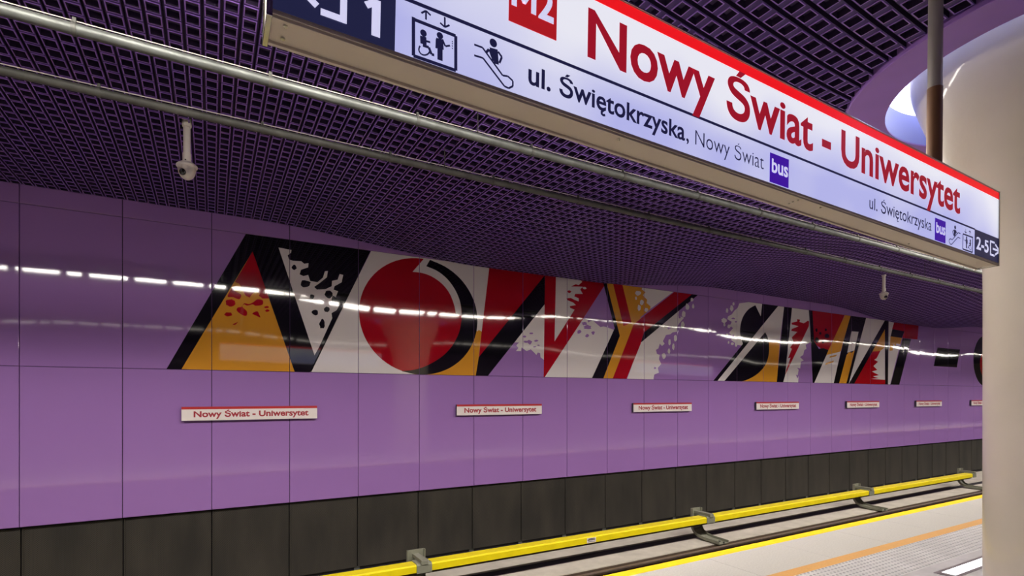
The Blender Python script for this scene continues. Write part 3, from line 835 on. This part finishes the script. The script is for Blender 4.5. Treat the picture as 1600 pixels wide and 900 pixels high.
# lift and escalator pictograms traced in the sign's own plane
def c2(x, y): return sp_(400 + x / 3.8095, y / 3.8095)
def bars(m, pts, w, f=c2, y=.0016):
    pts = [f(*p) for p in pts]
    for p, q in zip(pts, pts[1:]): bar(m, p, q, w, y)
def disc(m, c, r, y=.0016, n=16): m.add([(c[0] + r * math.cos(2 * math.pi * k / n), y, c[1] + r * math.sin(2 * math.pi * k / n)) for k in range(n)], [tuple(range(n))])
def lift(f, k):
    m = MB()
    bars(m, [(938, 100), (938, 330), (1190, 418), (1190, 212), (938, 112)], .010 * k, f)
    for x, y0, y1, s in ((1013, 115, 62, 1), (1125, 100, 160, -1)):
        bars(m, [(x, y0), (x, y1)], .0055 * k, f); bars(m, [(x - 28, y1 + 20 * s - 6), (x, y1), (x + 28, y1 + 20 * s + 8)], .0055 * k, f)
    # wheelchair user
    disc(m, f(998, 195), .010 * k)
    bars(m, [(996, 215), (998, 262)], .019 * k, f); bars(m, [(1000, 240), (1038, 250)], .006 * k, f)
    bars(m, [(994, 268), (1030, 280), (1046, 322), (1062, 326)], .008 * k, f)
    wc = [(1004 + 34 * math.cos(a), 293 + 34 * math.sin(a)) for a in [math.radians(q) for q in range(20, 245, 25)]]
    bars(m, wc, .0045 * k, f)
    # standing person with call buttons
    disc(m, f(1096, 210), .010 * k)
    bars(m, [(1094, 228), (1098, 290)], .022 * k, f); bars(m, [(1089, 285), (1089, 355)], .0085 * k, f); bars(m, [(1104, 285), (1104, 360)], .0085 * k, f)
    bars(m, [(1076, 232), (1074, 286)], .0055 * k, f); bars(m, [(1110, 232), (1128, 274), (1156, 270)], .0055 * k, f)
    for y in (246, 258, 272, 286): disc(m, f(1170, y), .002 * k, n=8)
    return m.build('lift_pictogram', M['navy_t'], sign)
def escal(f, k):
    m = MB()
    bars(m, [(1300, 264), (1350, 282), (1470, 448), (1500, 452), (1530, 480), (1530, 512), (1505, 524), (1480, 512), (1352, 344), (1300, 328)], .006 * k, f)
    disc(m, f(1414, 254), .013 * k)
    bars(m, [(1392, 292), (1440, 306)], .012 * k, f)
    bars(m, [(1400, 290), (1425, 360)], .020 * k, f); bars(m, [(1425, 295), (1432, 380)], .018 * k, f)
    bars(m, [(1388, 292), (1372, 310)], .008 * k, f); bars(m, [(1442, 306), (1465, 338), (1450, 374)], .007 * k, f)
    return m.build('escalator_pictogram', M['navy_t'], sign)
lift(c2, 1); escal(c2, 1)
def remap(x0, x1, src0, src1, mirror=False):
    s0, s1 = c2(src0, 250)[0], c2(src1, 250)[0]; d0, d1_ = s_at(x0, .08), s_at(x1, .08)
    def f(x, y):
        s, t = c2(x, y); u = (s - s0) / (s1 - s0)
        if mirror: u = 1 - u
        return d0 + u * (d1_ - d0), t * .9 + .004
    return f
lift(remap(1505, 1520, 938, 1190, True), .9); escal(remap(1484, 1501, 1300, 1530, True), .9)
# fixings
m = MB()
for x, y in ((178, 138), (160, 224)):
    a, b, v = ray(400 + x / 3.81, y / 3.81); kk = (SZ - .004 - EYE) / v; wpt = (a * kk, b * kk)
    wpt = ((wpt[0] - SX) / KS, min(max((wpt[1] - SY) / KS, .03), ST - .03))
    m.tube([(wpt[0], wpt[1], -.009), (wpt[0], wpt[1], -.004)], .006, 10)
for x, y in ((188, 226), (1304, 316), (1233, 318), (1239, 315), (1248, 312), (1420, 374)):
    if x < 1000: x = 780 + 566 / 3; y = 678 / 3
    a, b, v = ray(x, y); kk = (SZ - .05 - EYE) / v
    X = (a * kk - SX) / KS; Y = min(max((b * kk - SY) / KS, .03), ST - .03)
    m.tube([(X, Y, -.008), (X, Y, -.004)], .005, 8)
m.build('screw', M['chrome'], sign)
# hanging posts
for px_, vis in ((1460, 1), (None, 0)):
    s = s_at(1459.5, SH, ST / 2) if vis else .55
    top = ((zc(SX + s) + .06 - SZ) / KS + s * math.sin(AL)) / math.cos(AL)
    MB().tube([(s, ST / 2, SH - .002), (s, ST / 2, SH + .49)], .0395, 24).build('post_reflection', M['post_brown'], sign, smooth=True)  # lower length of the post, its brown reflection put into the colour
    MB().tube([(s, ST / 2, SH + .49), (s, ST / 2, top)], .037, 24).build('post', M['post'], sign, smooth=True)

for ch in sign.children: ch.data.transform(Matrix.Scale(KS, 4))
far_sign = copy_tree(sign)
far_sign.location.x += PER - .2
far_sign['label'] = 'second backlit station sign further along the platform, seen only mirrored in the wall'

# ================================================================== THIRD RAIL COVER, BRACKETS, RAIL
ZCV = EYE - 2.30
CF = 6.90
def cover(x0, x1, label):
    L = x1 - x0
    t = thing('third_rail_cover', label, 'rail cover', (x0, CF, ZCV), 'yellow cover sections of the power rail')
    pr = [(0, -.105), (0, -.018), (.02, 0), (.20, 0), (.215, -.02), (.215, -.105), (.205, -.105), (.205, -.02), (.012, -.02), (.012, -.105)]
    MB().prism(pr, 0, L).build('cover', M['rail_y'], t)
    MB().prism([(.08, -.16), (.14, -.16), (.14, -.06), (.08, -.06)], -.15, L + .15).build('power_rail', M['rust'], t)
    return t
bx = [wp(663, 885, CF)[0] + i * 5.74 for i in range(-2, 6)]
cov_lab = {0: 'yellow power rail cover running out of the bottom left of the view', 1: 'yellow power rail cover with a small notice, left of the second grey bracket',
           2: 'yellow power rail cover section under the painted Y and S', 3: 'yellow power rail cover section ending beside the cream column', 4: 'yellow power rail cover, short far end beside the column', }
vis_cov = [(bx[1] + .11, bx[2] - .11), (bx[2] + .11, bx[3] - .11), (bx[3] + .11, bx[4] - .11), (bx[4] + .11, bx[5] - .11), (bx[5] + .11, bx[6] - .11)]
labs = ['yellow power rail cover right of the nearest bracket at the bottom edge of the view',
        'yellow power rail cover between the second and third grey brackets counted from the left',
        'yellow power rail cover between the third bracket and the column',
        'short far piece of yellow power rail cover against the column edge',
    ]
covs = [cover(a, b, l) for (a, b), l in zip(vis_cov, labs)]
# notice on the second section
nx0, nx1 = wp(917, 838, CF)[0] - covs[0].location.x, 0
c = covs[1] if covs[1].location.x < wp(917, 838, CF)[0] < covs[1].location.x + 5.6 else covs[0]
a, b = wp(917, 838, CF)[0] - c.location.x, wp(931, 838, CF)[0] - c.location.x
MB().box(a, b, -.002, 0, -.100, -.020).build('notice', M['plate_white'], c)
m = MB(); m.box(a + .015, b - .015, -.003, -.002, -.060, -.046); m.box(a + .015, b - .015, -.003, -.002, -.085, -.078); m.box(a + .03, b - .03, -.003, -.002, -.040, -.030)
m.build('notice_print', M['darkstrip'], c)

def bracket(x, label):
    t = thing('rail_bracket', label, 'bracket', (x, CF, TRK), 'grey brackets holding the power rail')
    W = .12
    path = [(7.27, EYE - 2.19), (7.27, EYE - 2.50), (7.255, EYE - 2.585), (7.20, EYE - 2.66), (7.10, EYE - 2.71), (6.95, EYE - 2.735), (6.60, EYE - 2.745)]
    path = [(y - CF, z - TRK) for y, z in path]
    m = MB()
    # channel: web plus two flanges following the curve (flanges on the platform side)
    n = len(path)
    nor = []
    for i in range(n):
        a, b = path[max(i - 1, 0)], path[min(i + 1, n - 1)]; dy, dz = b[0] - a[0], b[1] - a[1]; L = math.hypot(dy, dz)
        nor.append((dz / L, -dy / L))
    def sheet(xa, xb, o0, o1):
        vs = []
        for (y, z), (ny, nz) in zip(path, nor):
            vs += [(xa, y + ny * o0, z + nz * o0), (xb, y + ny * o0, z + nz * o0), (xb, y + ny * o1, z + nz * o1), (xa, y + ny * o1, z + nz * o1)]
        fs = [(0, 1, 2, 3), (4 * n - 1, 4 * n - 2, 4 * n - 3, 4 * n - 4)]
        for i in range(n - 1):
            for k in range(4): fs.append((4 * i + k, 4 * i + (k + 1) % 4, 4 * i + 4 + (k + 1) % 4, 4 * i + 4 + k))
        m.add(vs, fs)
    sheet(-W, W, 0, .012); sheet(-W - .012, -W, -.0, .055); sheet(W, W + .012, -.0, .055)
    m.build('post', M['grey_grp'], t)
    za = EYE - 2.245 - TRK
    m = MB(); m.box(-.045, .045, -.02, .37, za - .02, za); m.box(-.05, -.045, -.02, .37, za - .05, za + .004); m.box(.045, .05, -.02, .37, za - .05, za + .004)
    m.box(-.05, .05, -.025, -.015, za - .06, za + .002)
    m.build('arm', M['grey_grp'], t, bevel=.003)
    zt_ = ZCV - TRK
    m = MB(); m.prism([(-.012, -.118 + zt_), (-.012, -.012 + zt_), (.015, .012 + zt_), (.21, .012 + zt_), (.225, -.01 + zt_), (.225, -.118 + zt_), (.21, -.118 + zt_), (.21, -.01 + zt_), (0, -.012 + zt_), (0, -.118 + zt_)], -.108, .108)
    m.build('clip', M['grey_grp'], t)
    for yy in (-.20, -.30): MB().tube([(0, yy, .033), (0, yy, .055)], .02, 6).build('bolt', M['steel'], t)
    return t
for i, l in ((2, 'grey bracket on the power rail at the bottom edge of the view, nearest'), (3, 'grey curved bracket between the second and third yellow cover sections'),
             (4, 'grey curved bracket halfway along the far yellow covers, short of the column'), (5, 'grey curved bracket right beside the edge of the cream column')):
    bracket(bx[i], l)
# running rail
t = thing('running_rail', 'brown running rail of the track just beyond the yellow platform edge', 'rail', (0, 6.22, TRK - .015))
pr = [(-.075, 0), (.075, 0), (.075, .012), (.012, .03), (.010, .11), (.036, .122), (.036, .150), (.028, .158), (-.028, .158), (-.036, .150), (-.036, .122), (-.010, .11), (-.012, .03), (-.075, .012)]
MB().prism(pr, XA, XB).build('rail_section', M['rust'], t)
MB().box(XA, XB, -.026, .026, .1575, .1595).build('rail_head', M['railtop'], t)
x = 3.0; pc = None
while x < 26:
    if pc is None:
        pc = MB().box(-.09, .09, -.17, .165, -.0, .02).box(-.03, .03, -.13, -.07, .02, .045).box(-.03, .03, .07, .13, .02, .045).build('rail_fastening', M['rust'], t); c = pc
    else: c = pc.copy(); C.objects.link(c); c.parent = t
    c.location = (x, 0, 0.0); x += .65
# cable strip running beside the rail
tag(MB().prism([(6.41, TRK - .015), (6.49, TRK - .015), (6.48, TRK + .03), (6.42, TRK + .03)], XA, XB).build('cable_duct', M['rust']), 'low brown duct running along the far side of the rail', 'duct')

# ================================================================== FLOOR LIGHT
fx = wp(1476, 890, 2.3)
def fl(x, y):
    a, b, v = ray(x, y); k = EYE / -v; return a * k, b * k
a0 = fl(1477, 896)
lx = a0[0]; ly0, ly1 = 2.225, 2.335
t = thing('floor_light', 'white recessed floor light in a dark frame beside the foot of the column', 'floor light', (lx, ly0, 0))
MB().box(0, 2.4, 0, ly1 - ly0, .0005, .003).build('lens', M['floorlamp'], t)
m = MB(); m.box(-.08, 0, -.03, ly1 - ly0 + .03, .0005, .004); m.box(0, 2.4, -.03, 0, .0005, .004); m.box(0, 2.4, ly1 - ly0, ly1 - ly0 + .03, .0005, .004)
m.build('frame', mat('floor_light_frame', (128, 118, 122), .4, .4), t)
